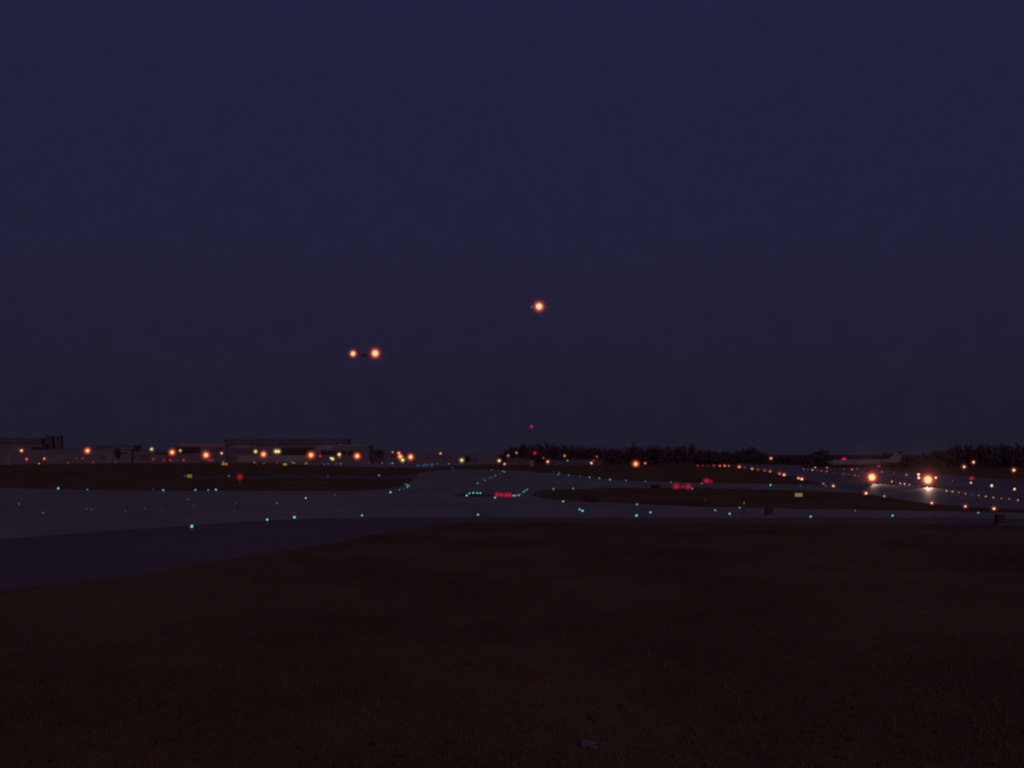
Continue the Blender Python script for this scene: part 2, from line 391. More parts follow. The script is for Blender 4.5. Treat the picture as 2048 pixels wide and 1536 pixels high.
building("terminal", "terminal end with pale upper panels over dark window bays", "building", 1265, 628, 738, 891.5, 40, M_wall,
    [("upper_panel", 634, 664, 892.5, 899, M_pale, 1), ("window_band", 642, 692, 901, 909.5, M_dark, 4), ("upper_panel", 668, 734, 893, 900.5, M_wall, 1), ("window_band", 696, 724, 901.5, 910, M_dark, 2), ("lower_wall", 640, 736, 913, 924, M_wall, 1)], (M_roofp, .5, .3))
building("hotel_block", "long dark block with tiny windows rising behind the terminal roofs", "building", 1420, 448, 696, 880.5, 25, M_block,
    [("window_band", 455, 560, 883.5, 885.5, M_wall, 16), ("window_band", 565, 690, 883, 885, M_wall, 18)], (M_block, 1.2, .2))
building("shed", "low purple shed behind the row of tiny blue lights", "building", 1330, 826, 1000, 911, 25, M_wall, [("window_band", 850, 905, 914, 917, M_block, 6), ("door", 930, 958, 915, 922, M_block, 2)], (M_wall, .5, .3))
building("shed", "dim shed below the cluster of four stacked orange lamps", "building", 1320, 738, 826, 907, 25, M_wall, [("door", 750, 768, 912, 922, M_block, 2), ("window_band", 780, 818, 910, 913, M_dark, 4)], (M_block, .5, .3))
building("hut", "small pale hut standing before the middle wood", "hut", 930, 1059.5, 1067.5, 920.5, 3, M_white, [("door", 1062, 1064.5, 924.5, 931, M_metal, 1)], (M_metal, .25, .25), None)
building("low_store", "low dim store at the foot of the middle wood beside white lamps", "building", 1010, 1012, 1060, 918, 8, M_block, [("door", 1022, 1034, 922, 929, M_wall, 2)], (M_wall, .3, .2))
building("low_store", "low dim store at the wood's foot behind two orange lamps", "building", 1010, 1090, 1205, 920, 8, M_block, [("door", 1110, 1122, 923, 929, M_wall, 1), ("window_band", 1140, 1195, 922, 924, M_wall, 6)], (M_block, .3, .2))

# ------------------------------------------------------------------ lamps
ORD = ["first","second","third","fourth","fifth","sixth","seventh","eighth","ninth","tenth","eleventh","twelfth","thirteenth","fourteenth","fifteenth","sixteenth","seventeenth","eighteenth","nineteenth","twentieth"]
def halo_of(colour, rp):
    if colour == 'sodium': return [(rp*1.6, (0.45, 0.17, 0.03)), (rp*2.3, (0.34, 0.04, 0.008)), (rp*3.2, (0.07, 0.004, 0.003))]
    if colour == 'yellow': return [(rp*1.9, (0.16, 0.11, 0.02)), (rp*2.6, (0.03, 0.02, 0.003))]
    if colour in ('red', 'crimson'): return [(rp*1.9, (0.20, 0.0, 0.008 if colour == 'red' else 0.02)), (rp*2.7, (0.05, 0.0, 0.003))]
    if colour == 'landing': return [(rp*1.3, (0.45, 0.30, 0.08)), (rp*1.65, (0.50, 0.13, 0.02)), (rp*2.3, (0.34, 0.025, 0.015)), (rp*3.2, (0.05, 0.005, 0.008)), (rp*4.6, (0.022, 0.006, 0.005)), (rp*7.5, (0.010, 0.004, 0.003)), (rp*13, (0.006, 0.0025, 0.002))]  # outermost spheres put a wide brown glow into the air
    return [(rp*2.2, (0.10, 0.018, 0.006)), (rp*3.2, (0.025, 0.002, 0.002))]
def ground_lamp(name, cat, colour, label, group, x, y, s, e, halo=None, h=0.35):
    p = ground(x, y, h); d = p.y
    t = empty(name, (p.x, p.y, 0)); tag(t, label, cat, group)
    s = s*0.70; r = max(0.05, s*d/FPX)
    base_h = max(0.08, h - 0.8*r)
    w = min(2.2, max(1.0, r/0.13))
    link("base", ME_stem, M_metal, t, (0,0,0), (w, w, base_h))
    link("lens", ME_lens, lens_mat(colour, e), t, (0,0,h), (r, r, r*0.95))
    if halo: add_halos(t, (0,0,h), d, halo)
    return t
def mast_lamp(name, cat, colour, label, group, x, y, s, e, dist, halo=None, head=True):
    p = at(x, y, dist)
    t = empty(name, (p.x, p.y, 0)); tag(t, label, cat, group)
    s = s*0.80; r = s*dist/FPX
    link("pole", ME_pole, M_metal, t, (0,0.5,0), (1, 1, max(.6, p.z)))
    if head: link("lamp_head", ME_head, M_metal, t, (0,0.3,p.z), (1, 1, 1))
    link("lens", ME_ball, lens_mat(colour, e), t, (0,0,p.z), (r, r, r))
    if halo: add_halos(t, (0,0,p.z), dist, halo)
    return t

def row(name, cat, colour, desc, group, pts, dist=None, head=True, h=0.35, halo=False):
    """pts: (x, y, lens radius px, strength[, colour])"""
    for i, q in enumerate(pts):
        x, y, s, e = q[:4]; c = q[4] if len(q) > 4 else colour
        lab = f"{ORD[i]} from left of the {desc}" if len(pts) > 1 else desc
        hl = halo_of(c, s) if halo else None
        if dist: mast_lamp(name, cat, c, lab, group, x, y, s, e, dist, hl, head)
        else: ground_lamp(name, cat, c, lab, group, x, y, s, e, hl, h)

# far apron: big orange floodlights
row("floodlight_mast", "floodlight", 'sodium', "large glowing orange floodlights along the terminal apron", "orange apron floodlights",
    [(174.9,901.4,3.2,1.0),(344.2,904.7,3.4,.95),(412,910.2,3.9,1.05),(527,908.6,3.4,.95),(622,910.2,3.8,1.0),(714.3,912,3.6,1.0),(821.3,914,3.5,1.0)], 1180, halo=True)
row("floodlight_mast", "floodlight", 'sodium', "large orange floodlight glowing before the middle wood", "orange apron floodlights", [(1271.6,927.9,3.5,.95)], 860, halo=True)
row("lamp_mast", "lamp", 'yellow', "orange and yellow lamps stacked closely beside a big floodlight", "stacked lamps past the terminal",
    [(797.6,906.3,1.7,.8,'sodium'),(800.5,913,3.0,.9,'sodium'),(805.2,920,3.2,.75)], 1170, halo=True)
row("lamp_mast", "street lamp", 'yellow', "yellow white street lamps among the hangar and terminals", "yellow white street lamps",
    [(303.3,898.4,2.5,.62),(360.4,901.3,2.0,.55),(511.2,903,2.7,.8),(551.8,902.8,3.2,.8),(557.2,902.8,3.0,.75),(661.9,915.9,1.7,.9),(665.4,918,2.4,.95),(678.4,909,2.7,.9)], 1190, halo=True)
row("lamp_mast", "street lamp", 'yellow', "two yellow lamps low in the gap before the wood", "yellow white street lamps", [(923.5,920.4,3.0,.75),(998.4,921.5,2.6,.75)], 1000, halo=True)
row("lamp_mast", "lamp", 'pink', "small orange pink lamps scattered before the far buildings", "small far orange lamps",
    [(43,901.2,2.5,1.0,'warm'),(88.6,917.4,1.9,.6,'amber'),(234.6,907.3,1.9,1.1,'warm'),(443.3,906.5,2.0,1.0),(785.3,904.5,1.2,.8),(881.1,906.9,1.6,1.0)], 1185, halo=True)
row("lamp_mast", "lamp", 'pink', "small orange lamps on masts before the middle wood", "small orange lamps before the wood",
    [(1009,927.9,1.8,.9,'warm'),(1016.5,911.3,1.8,.45,'white'),(1033,905.6,1.4,.8),(1087,916,1.0,.35),(1095.5,923.4,2.2,1.1),(1129.2,911.7,1.5,.8,'amber'),(1135,921.2,1.0,.35,'yellow'),(1182.8,926,2.2,1.05),(1187.9,920.6,.8,.35),(1193.6,913.6,1.4,.5,'redorange'),(1290.4,926.3,1.6,.7)], 880, halo=True)
row("obstruction_lamp", "red lamp", 'red', "small red lamps strung before the low terminal and shed", "small red lamps before the far buildings",
    [(16.5,928.6,1.4,.3,'pink'),(17.8,919,1.2,.35,'crimson'),(53.3,918.2,2.6,1.0,'redorange'),(78.2,927.1,1.5,.5,'amber'),(105.6,920.4,1.2,.3),(136.3,925.6,1.8,.8,'crimson'),(153.4,916.8,1.8,.35,'crimson'),(165,916.8,2.1,.55,'crimson'),(186.4,924,2.0,.75),(231.7,923.8,1.5,.6,'crimson')], 1120, False)
row("obstruction_lamp", "red lamp", 'red', "small red lamps strung before the hangar", "small red lamps before the far buildings",
    [(270,922,1.0,.12,'orange'),(306.7,918.7,2.2,.8,'crimson'),(327.7,920.5,2.0,.85),(340.4,920,2.4,1.05),(353.5,920,1.6,.4),(367,920,2.5,.9,'crimson'),(391.5,923,1.0,.25),(418.6,920.2,2.1,.85,'crimson'),(424.5,920.2,2.0,.85,'crimson')], 1120, False)
row("obstruction_lamp", "red lamp", 'red', "red lamps strung before the terminals", "small red lamps before the far buildings",
    [(512,927.6,1.8,.5),(554.3,924.8,1.8,.5),(640.3,912.4,2.7,.95,'crimson'),(679.3,915,2.3,.95),(738.7,924,1.9,.4),(849,926.3,1.0,.3),(861,926.3,1.0,.25)], 1110, False)
row("guidance_lamp", "marker light", 'blue', "tiny pale blue lamps at the foot of the terminals", "tiny blue apron lights",
    [(345.5,922,1.2,.4),(446.5,923.4,1.0,.5,'white'),(508.3,924.8,1.2,.5,'white'),(585,926.7,.9,.7),(588.5,926,1.0,.8,'cyan'),(648.9,929.2,1.4,.9),(654.2,931,1.0,.6),(656.4,927.6,1.0,.8),(672,927,1.0,.7),(680.8,927.2,1.2,.9),(684,931.4,1.1,.6)], 1080, False)
row("guidance_lamp", "marker light", 'blue', "tiny blue lights in the far row before the purple shed", "tiny blue apron lights",
    [(764,926,1.2,.7),(781,927.3,1.0,.5,'teal'),(785.3,926.3,1.4,.9,'teal'),(823.6,933.3,1.1,.3),(834.8,931.4,1.2,.8),(839.1,931.2,1.1,.7),(845.8,930.8,1.2,.7),(849.7,930,1.0,.55),(853.1,929.9,1.0,.6),(856.6,929.4,1.0,.5),(863.4,929,1.1,.7),(866.8,928.5,1.0,.6),(875,927.6,1.0,.4,'teal'),(897.3,927.1,1.3,.7),(921.4,927.2,1.1,.5)], 960, False)
row("guidance_lamp", "marker light", 'blue', "three tiny blue lights beyond the pale taxiway's far corner", "tiny blue apron lights", [(863.4,934.2,1.0,.5),(904.2,935.5,1.0,.5),(907.8,941.8,1.0,.4)])

# masts with red lamps
def radio_mast(px, py, dist, s, label):
    p = at(px, py, dist); t = empty("radio_mast", (p.x, p.y, 0)); tag(t, label, "mast", "slender masts with red lamps")
    bm = bmesh.new(); H = p.z
    for k in range(3):
        a = k*2.094; tube(bm, (math.cos(a)*.5, math.sin(a)*.5, 0), (math.cos(a)*.12, math.sin(a)*.12, H-.4), .035, .03, 5)
    z = 1.0; k = 0
    while z < H-1.5:
        f0, f1 = .5-.38*z/H, .5-.38*(z+1.4)/H; a, b = k*2.094, (k+1)*2.094
        tube(bm, (math.cos(a)*f0, math.sin(a)*f0, z), (math.cos(b)*f1, math.sin(b)*f1, z+1.4), .02, .02, 4); z += 1.4; k += 1
    link("lattice", done(bm, "lattice"), M_metal, t)
    r = s*dist/FPX
    link("lens", ME_ball, lens_mat('crimson', .9), t, (0,0,H), (r, r, r)); add_halos(t, (0,0,H), dist, halo_of('crimson', s*.9))
radio_mast(1063.2, 853.2, 1250, 1.9, "tall slender radio mast with a red lamp high above the wood")
radio_mast(1069.6, 906.0, 900, 2.1, "short mast with a bright red lamp in front of the wood")

# big single red light on a pale post, left
t = ground_lamp("obstruction_light", "red light", 'red', "big round red light on a pale post beside the cross taxiway", None, 479.8, 953.6, 3.9, .62, [(6.6, (0.16,0,0.006)), (8.8, (0.04,0,0.003))], 1.9)
bm = bmesh.new(); tube(bm, (0,0,0), (0,0,1.4), .12, .10); link("post", done(bm, "post"), M_white, t)

# taxiway lights
row("taxiway_light", "taxiway light", 'cyan', "cyan lights along the far left edge of the pale taxiway", "blue green taxiway edge lights",
    [(116.5,976.6,2.6,.95),(174.9,979.1,1.7,.8,'blue'),(306.7,979,1.3,.35,'blue'),(326.4,980.2,2.1,.85),(390.9,979.6,1.9,.85),(416.3,980.3,1.5,.75),(431.8,979.3,2.2,.95)])
row("taxiway_light", "taxiway light", 'cyan', "bright cyan lights along the near edge of the pale taxiway", "blue green taxiway edge lights",
    [(383.7,1052.3,3.6,1.0),(534.4,1039.2,2.7,.95),(588.9,1034.2,3.1,.95),(723.9,1030.7,2.1,.95),(955.9,1029.2,2.2,.9),(1126.3,1002.6,2.1,.9),(1159.3,1018.7,2.1,.9),(1165,1021.3,2.6,1.0)])
row("taxiway_light", "taxiway light", 'cyan', "cyan lights along the narrow near taxiway below the grass strip", "blue green taxiway edge lights",
    [(1273.1,1030.8,2.7,1.05),(1273.9,1008.5,1.9,.75),(1300.8,1024.5,2.2,.95),(1430.3,1020.2,1.9,.75),(1459.2,1027.3,2.3,.95),(1479.2,1015.4,1.6,.7),(1621.5,1033,2.3,.95),(1710.2,1021.2,1.7,.65,'blue'),(1785.2,1031,2.4,.95),(1956.6,1025.7,1.9,.75)])
row("taxiway_light", "taxiway light", 'blue', "blue lights by the thin cross taxiway and grass", "blue green taxiway edge lights",
    [(369.6,952,1.3,.45),(457.8,951.7,1.5,.75,'teal'),(656,952.7,1.2,.4),(758.3,950.5,1.8,1.0)])
row("taxiway_light", "taxiway light", 'cyan', "cyan lights bunched at the left grass strip's pointed tip", "blue green taxiway edge lights",
    [(781.1,984.3,2.3,.95),(798.9,979.6,1.6,.55,'teal'),(808.4,976.7,1.0,.35),(810.9,967.6,1.3,.5,'blue'),(813.5,969.7,1.3,.7),(814.7,974.3,1.5,.7),(816.6,971,1.4,.85),(819.6,972.7,1.3,.5,'blue')])
row("taxiway_light", "taxiway light", 'cyan', "cyan lights in the arc left of the red stop bar", "blue green taxiway edge lights",
    [(933.4,990.8,2.1,1.0),(939.2,986.4,1.9,.9),(946.5,985.6,2.0,.95),(954.4,985.9,1.9,.9),(960.7,986,1.9,.9),(989.9,995.1,2.0,.95)])
row("stop_bar_light", "stop bar light", 'red', "red lights in the stop bar on the pale taxiway", "red stop bar lights",
    [(994.4,989.5,2.7,.75),(1003.4,989.8,2.6,.75),(1012.3,990.2,2.5,.75),(1020.0,990.4,2.7,.8)], halo=True)
row("taxiway_light", "taxiway light", 'cyan', "cyan lights curving up right from the red stop bar", "blue green taxiway edge lights",
    [(1026.7,991.1,1.7,.85),(1030.5,991.1,1.8,.95),(1037.1,990.2,1.9,.95),(1041.3,988,1.1,.5),(1047.4,983.5,1.6,.8),(1051.2,980.5,1.4,.55),(1054.6,978.4,1.4,.6)])
row("taxiway_light", "taxiway light", 'teal', "dim green lights leading away up the pale taxiway", "green taxiway centre lights",
    [(955.3,966.6,1.6,.8),(969.4,960.5,1.2,.7),(979.3,956.5,1.0,.5),(982.7,955,1.0,.5),(983.2,940.3,1.0,.6),(991.2,951.3,1.3,.7),(999.5,948,.9,.4),(1005.8,942.3,1.3,.8),(1009.2,943.8,1.3,.8)])
row("taxiway_light", "taxiway light", 'cyan', "small blue lights along the right hand taxiway's upper edge", "blue green taxiway edge lights",
    [(1107.3,943.5,1.1,.3,'blue'),(1116.5,949.2,1.6,.8,'blue'),(1118.7,945.4,1.3,.6,'blue'),(1137.1,950.4,1.1,.6),(1160.2,952.7,1.3,.4,'blue'),(1179.3,954.3,1.5,.65),(1198.7,956.2,1.4,.75),(1219.9,959,1.7,.85),(1251.7,960.6,1.4,.65,'blue'),(1290.9,962.8,1.4,.65,'blue'),(1342.2,964.4,1.3,.5),(1403.2,967,1.4,.65),(1540.9,969.9,2.0,.95),(1601.2,972,1.1,.5,'blue'),(1652.1,971.8,1.6,.5,'blue'),(1707.6,983.5,1.1,.25,'blue')])
row("taxiway_light", "taxiway light", 'teal', "teal lights at the long right grass strip's upper edge", "blue green taxiway edge lights",
    [(1106.9,977.9,1.7,.95),(1146.4,977,1.6,.85),(1384.6,976.9,1.5,.9)])
row("inset_light", "inset light", 'dim', "faint inset lights dotted over the pale taxiway's left part", "faint inset lights in the taxiway",
    [(37.6,1007.8,1.2,.7),(86,1025.6,1.3,1.3),(174,1018,1.0,.7),(182.8,1019,1.0,.6),(250.7,1022,.9,.5),(290.4,1017,1.1,.7),(324,1021,.9,.45),(375.7,999,1.3,.7),(387,1012,.9,.5),(470.9,1007,1.0,.6),(469.6,1022,.9,.45),(554,1006.3,1.2,.9,'teal'),(587,1025,.9,.3,'redorange'),(611.5,995.9,1.8,.9,'green'),(669.5,989.8,1.0,.6)], h=0.12)

# the runway's amber edge lights
row("runway_light", "runway light", 'amber', "amber lights from the red row along the runway's near edge", "amber runway edge lights",
    [(1439.8,931.7,1.6,.55),(1449.3,931.7,1.9,.65),(1457.8,931.9,1.4,.5),(1478.5,934.2,2.6,.85),(1489.3,935.5,1.0,.3,'redorange'),(1504.3,937.8,2.0,.8),(1516.1,939.4,1.3,.25),(1529.2,941.4,1.8,.5,'redorange'),(1540.2,943.1,1.9,.7,'orange'),(1559,947.4,2.1,.8,'orange'),(1568.2,949.7,2.6,.95,'warm'),(1596.9,956.5,2.0,.9,'warm'),(1603.5,958.1,2.8,1.0,'warm'),(1646.9,967.3,1.4,.4,'warm'),(1666.6,971.8,2.3,.9,'warm'),(1732.1,986.5,3.0,1.0,'warm'),(1768.7,992.2,1.6,.6,'warm'),(1863.5,1006,2.4,.95,'warm'),(1930.8,1012.7,2.4,.95,'warm'),(1988,1017.1,2.9,1.0,'warm')], halo=True)
row("runway_light", "runway light", 'warm', "tiny lights in the far runway centre row before the airliner", "runway centre lights",
    [(1607.7,938,1.3,.3),(1615.9,938.8,1.0,.15),(1624.7,939.7,1.6,.7),(1633,940.3,.9,.2),(1638.6,941,1.3,.4,'crimson'),(1643.2,941.8,1.2,.3),(1647.9,942,1.0,.3,'red'),(1653.6,942.6,1.4,.4),(1668.8,945.1,1.3,.4,'crimson'),(1686,947.3,1.2,.25),(1691.4,947.9,1.6,.6,'crimson'),(1698,948.4,.9,.15),(1704.4,949.8,1.0,.3,'red'),(1710.1,950.8,1.2,.3),(1716.8,952.1,1.5,.55,'crimson')])
row("runway_light", "runway light", 'warm', "cream runway centre lights in the gap between both landing lights", "runway centre lights",
    [(1783.7,963,1.8,.6),(1791.5,964.5,1.2,.35,'crimson'),(1800.4,966.7,1.8,.6),(1809.3,967.8,1.8,.75),(1818.8,969.2,1.6,.55),(1838,971.5,1.0,.2),(1859.3,975.8,1.6,.6)])
row("runway_light", "runway light", 'warm', "cream runway centre lights on the right of both landing lights", "runway centre lights",
    [(1893,981.6,1.8,.55),(1904.8,983,1.8,.55),(1917.7,985,1.3,.35),(1930.6,987.3,1.5,.4),(1944,988.5,1.0,.15),(1957.5,990.8,1.4,.4,'pink'),(1971.8,992.7,1.8,.55,'pink'),(1986.7,994.9,1.7,.45),(2002.8,996.8,1.4,.25),(2018.8,998,1.4,.4,'pink'),(2035.8,1000.2,1.7,.55,'pink')])
row("runway_light", "runway light", 'amber', "amber and red lights along the runway's far edge", "amber runway far edge lights",
    [(1630.5,934.7,1.8,.6),(1654,935.2,1.7,.5),(1687.6,937.5,1.3,.15),(1703.9,938.8,2.1,.6,'orange'),(1714.5,937.5,1.5,.5,'blue'),(1720.3,934,1.6,.5,'crimson'),(1764,943.4,1.8,.4,'orange'),(1788,946.9,1.7,.25,'redorange'),(1813,949.4,3.0,.5,'redorange'),(1905,960.6,1.3,.3,'warm'),(1942,965.4,2.3,.8,'warm'),(1983.5,971.1,3.0,1.0,'warm'),(2029,978,2.7,.95,'warm')])
row("approach_light", "lamp", 'warm', "warm lamps before the dark wood on the runway's far side", "warm lamps before the wood on the right",
    [(1928.3,933.7,2.6,.9),(1946.9,924.4,2.5,.85),(2027.7,940.3,2.9,.95)], 560, halo=True)
mast_lamp("approach_light", "lamp", 'warm', "lone orange lamp on a mast above the amber runway lights", None, 1541.9, 916.7, 2.1, .8, 820, halo_of('warm', 2.1))
row("runway_light", "runway light", 'crimson', "red light above an amber one on the runway's far right", None, [(1943.3,957,2.5,.8)], halo=True)
row("threshold_light", "red runway light", 'crimson', "red lights in the row left of the amber runway lights", "red threshold lights",
    [(1395,931.4,2.2,.85),(1405.9,931.4,1.9,.7),(1416.6,931.4,1.5,.4),(1427.7,931.4,2.9,.95)])
row("hold_light", "red light", 'red', "red lights in the wide pair and dot by the taxiway", "red hold lights",
    [(1352.6,973.7,3.6,.62),(1365.5,973.7,1.7,.45),(1376.3,973.9,3.4,.62,'crimson')], halo=True, h=.5)
row("hold_light", "red light", 'red', "red lights touching each other on the grass above the taxiway", "red hold lights", [(1411.6,961.7,3.0,.6),(1415.5,962.1,2.5,.55),(1422,962.5,1.8,.4)], halo=True, h=.5)

# small equipment near the close taxiway
t = ground_lamp("marker_post", "marker post", 'redorange', "brown striped marker post carrying a red lamp on the near taxiway's grass", None, 1488.3, 1005.7, 1.9, .45, None, 1.55)
bm = bmesh.new(); box(bm, -.22, .22, -.03, .03, .12, 1.05); link("board", done(bm, "board"), surf("mustard_board", (.09,.06,.02), .8, .1, .2, 2.0), t)
ground_lamp("marker_post", "marker post", 'redorange', "thin post with a very faint red lamp on the long grass strip", None, 1410.3, 997.7, 1.2, .2, None, 1.0)
def cabinet(px, py, w, h, label):
    p = ground(px, py); t = empty("electrical_cabinet", (p.x, p.y, 0), .2); tag(t, label, "cabinet", "dark electrical cabinets")
    bm = bmesh.new(); box(bm, -w/2, w/2, -w*.35, w*.35, .1, h); bmesh.ops.bevel(bm, geom=bm.edges[:], offset=.03, segments=1)
    link("case", done(bm, "case"), M_cab, t)
    bm = bmesh.new(); box(bm, -w*.56, w*.56, -w*.42, w*.42, 0, .1); link("plinth", done(bm, "plinth"), M_metal, t)
    bm = bmesh.new(); box(bm, -w*.53, w*.53, -w*.40, w*.40, h+.002, h+.06); link("lid", done(bm, "lid"), M_cab, t)
    bm = bmesh.new(); box(bm, -w*.42, w*.42, -w*.35-.02, -w*.35-.002, .18, h-.1); link("door", done(bm, "door"), M_cab, t)
cabinet(1538, 1032, .85, .95, "dark electrical cabinet on the near taxiway right of the marker post")
cabinet(2000, 1050, .95, 1.15, "dark electrical cabinet at the near taxiway's far right end")
p = ground(1183, 1005)
b = empty("bush", p); tag(b, "low dark bush on the long grass strip right of the stop bar", "bush")
bm = bmesh.new(); crown(bm, (0,0,.5), 1.4, .75, 500, .16); link("foliage", done(bm, "foliage"), M_tree, b)
bm = bmesh.new(); [tube(bm, (0,0,0), (math.cos(k)*.6, math.sin(k)*.6, .7), .04, .015, 5) for k in range(5)]; link("stem", done(bm, "stem"), M_bark, b)
p = ground(1433, 974)
b = empty("bush", ground(1312, 978)); tag(b, "small dark bush at the taxiway's lower edge left of the paired red lights", "bush")
bm = bmesh.new(); crown(bm, (0,0,.55), 1.3, .8, 400, .18); link("foliage", done(bm, "foliage"), M_tree, b)

# lit guidance signs
def sign(px0, px1, py0, py1, col, e, label, panels, d=None, leg=.25):
    if d is None: d = ground((px0+px1)/2, py1, leg).y
    a, b = at(px0, py0, d), at(px1, py1, d); cx = (a.x+b.x)/2; z0, z1 = b.z, a.z; w = b.x-a.x
    t = empty("guidance_sign", (cx, d, 0)); tag(t, label, "sign", "lit taxiway guidance signs")
    bm = bmesh.new(); box(bm, -w/2-.06, w/2+.06, .0, .22, z0-.06, z1+.06); link("case", done(bm, "case"), M_cab, t)
    for s in (-1, 1):
        bm = bmesh.new(); tube(bm, (s*w*.38, .11, 0), (s*w*.38, .11, z0-.06), .05, .05); link("leg", done(bm, "leg"), M_metal, t)
    m = bpy.data.materials.new("lit_sign_face"); m.use_nodes = True; tt = m.node_tree; tt.nodes.clear()
    o = tt.nodes.new("ShaderNodeOutputMaterial"); em = tt.nodes.new("ShaderNodeEmission"); em.inputs['Color'].default_value = col + (1,); em.inputs['Strength'].default_value = e
    nn = tt.nodes.new("ShaderNodeTexNoise"); nn.inputs['Scale'].default_value = 1.6; mm = tt.nodes.new("ShaderNodeMapRange"); mm.inputs['To Min'].default_value = e*.6; mm.inputs['To Max'].default_value = e*1.4
    tcn = tt.nodes.new("ShaderNodeTexCoord"); tt.links.new(tcn.outputs['Object'], nn.inputs['Vector']); tt.links.new(nn.outputs['Fac'], mm.inputs['Value']); tt.links.new(mm.outputs['Result'], em.inputs['Strength'])
    tt.links.new(em.outputs[0], o.inputs['Surface'])
    for k in range(panels):
        q0 = -w/2 + w*k/panels; q1 = q0 + w/panels
        bm = bmesh.new(); box(bm, q0+.012*w, q1-.012*w, -.04, -.002, z0+.02, z1-.02); link("face_panel", done(bm, "face_panel"), m, t)
sign(1589.8,1604.8,986.2,993.4,(.21,.165,.05),1.0,"wide lit yellow sign on the long right grass strip", 3)
sign(374.2,384.0,948.8,955.4,(.18,.135,.018),.9,"small lit yellow sign by the cross taxiway left of the big red light", 1)
sign(443.2,455.0,925.9,930.2,(.46,.13,.012),.85,"wide lit orange sign at the apron edge below the hangar", 2, 985)
sign(566.4,573.4,927.0,930.4,(.50,.26,.03),.85,"small lit yellow orange sign at the apron edge below the terminal", 1, 985)
sign(609.2,615.2,924.6,928.4,(.42,.10,.010),.7,"small lit deep orange sign under the fifth floodlight", 1, 985)
sign(580.6,586.0,922.2,925.2,(.34,.09,.012),.5,"tiny dim orange sign at the terminal's foot beside blue lamps", 1, 1060)
sign(525.0,530.6,924.6,927.4,(.22,.07,.012),.5,"tiny faint orange sign under the fourth floodlight", 1, 1060)

# pale stones in the foreground grass
for px, py, r, lab in ((1172,1494,.21,"larger pale bluish stone in the foreground grass"), (1188,1498,.12,"smaller pale stone touching the larger one in the foreground grass")):
    p = ground(px, py); bm = bmesh.new(); bmesh.ops.create_icosphere(bm, subdivisions=3, radius=1)
    for v in bm.verts:
        k = 1 + .18*math.sin(v.co.x*5+px) + .15*math.sin(v.co.y*6+v.co.z*4); v.co = Vector((v.co.x*r*k*1.15, v.co.y*r*k, max(-.3*r, v.co.z*r*k*.65)))
    o = link("stone", done(bm, "stone", True), M_stone); o.location = (p.x, p.y, r*.3); tag(o, lab, "stone", "pale stones in the grass")

# ------------------------------------------------------------------ aircraft
def wheel(bm, x, y, z, r, w): tube(bm, (x, y-w/2, z), (x, y+w/2, z), r, r, 14)
def airliner(label, loc, rz, mat, gear_z, group, pitch=0.0):
    """nose along +x; origin on the ground (or wheels' level) below the middle"""
    t = empty("airliner", loc, rz); tag(t, label, "aircraft", group); t.rotation_euler = (0, pitch, rz)
    Z = gear_z; rr = 1.42
    bm = bmesh.new()
    loft(bm, [(16.4,Z-.35,.12,.12),(16.0,Z-.3,.55,.5),(15.2,Z-.2,1.0,.95),(13.8,Z-.05,1.45,1.4),(12,Z,rr,rr),(-6,Z,rr,rr),(-9.5,Z+.15,1.55,1.5),(-12.5,Z+.45,1.15,1.15),(-15,Z+.8,.6,.7),(-16.2,Z+1.0,.2,.3)], 24)
    f = link("fuselage", done(bm, "fuselage", True), mat, t)
    bm = bmesh.new()
    for s in (-1, 1):
        for k in range(24):
            x = 11 - k*.75; box(bm, x-.14, x+.14, s*(rr-.02)-.02, s*(rr-.02)+.02, Z+.28, Z+.62)
    link("window", done(bm, "window"), M_dark, f)
    bm = bmesh.new(); box(bm, 14.2, 14.9, -.75, .75, Z+.55, Z+.95); link("windscreen", done(bm, "windscreen"), M_dark, f)
    for s in (-1, 1):
        bm = bmesh.new(); slab(bm, [(4.5,0),(-2.5,0),(-4.6,s*14),(-3.0,s*14.2)], 'z', Z-1.25, .38)
        for v in bm.verts: v.co.z += abs(v.co.y)*.05
        link("wing", done(bm, "wing"), mat, t)
        bm = bmesh.new(); loft(bm, [(-7.2,Z+.5,.62,.62),(-7.6,Z+.5,.78,.78),(-9.5,Z+.5,.80,.80),(-12.0,Z+.55,.6,.6)], 18)
        for v in bm.verts: v.co.y += s*2.5
        e_ = link("engine", done(bm, "engine", True), mat, t)
        bm = bmesh.new(); box(bm, -11, -8.4, min(s*1.2,s*1.9), max(s*1.2,s*1.9), Z+.4, Z+.62); link("pylon", done(bm, "pylon"), mat, e_)
        bm = bmesh.new(); tube(bm, (-1.4, s*2.5, .5), (-1.4, s*2.3, Z-1.2), .12, .16); wheel(bm, -1.0, s*2.5, .52, .52, .7); wheel(bm, -1.9, s*2.5, .52, .52, .7)
        link("main_gear", done(bm, "main_gear"), M_rub, t)
    bm = bmesh.new(); slab(bm, [(-10.4,Z+1.35),(-15.6,Z+1.0),(-17.4,Z+4.75),(-14.7,Z+4.75)], 'y', 0, .34); link("tail_fin", done(bm, "tail_fin"), mat, t)
    bm = bmesh.new(); slab(bm, [(-14.6,0),(-17.1,-4.6),(-18.2,-4.6),(-17.6,0),(-18.2,4.6),(-17.1,4.6)], 'z', Z+4.85, .2); link("tailplane", done(bm, "tailplane"), mat, t)
    bm = bmesh.new(); tube(bm, (12.2,0,.35), (12.2,0,Z-1.4), .09, .12); wheel(bm, 12.2, .25, .36, .36, .25); wheel(bm, 12.2, -.25, .36, .36, .25)
    link("nose_gear", done(bm, "nose_gear"), M_rub, t)
    return t
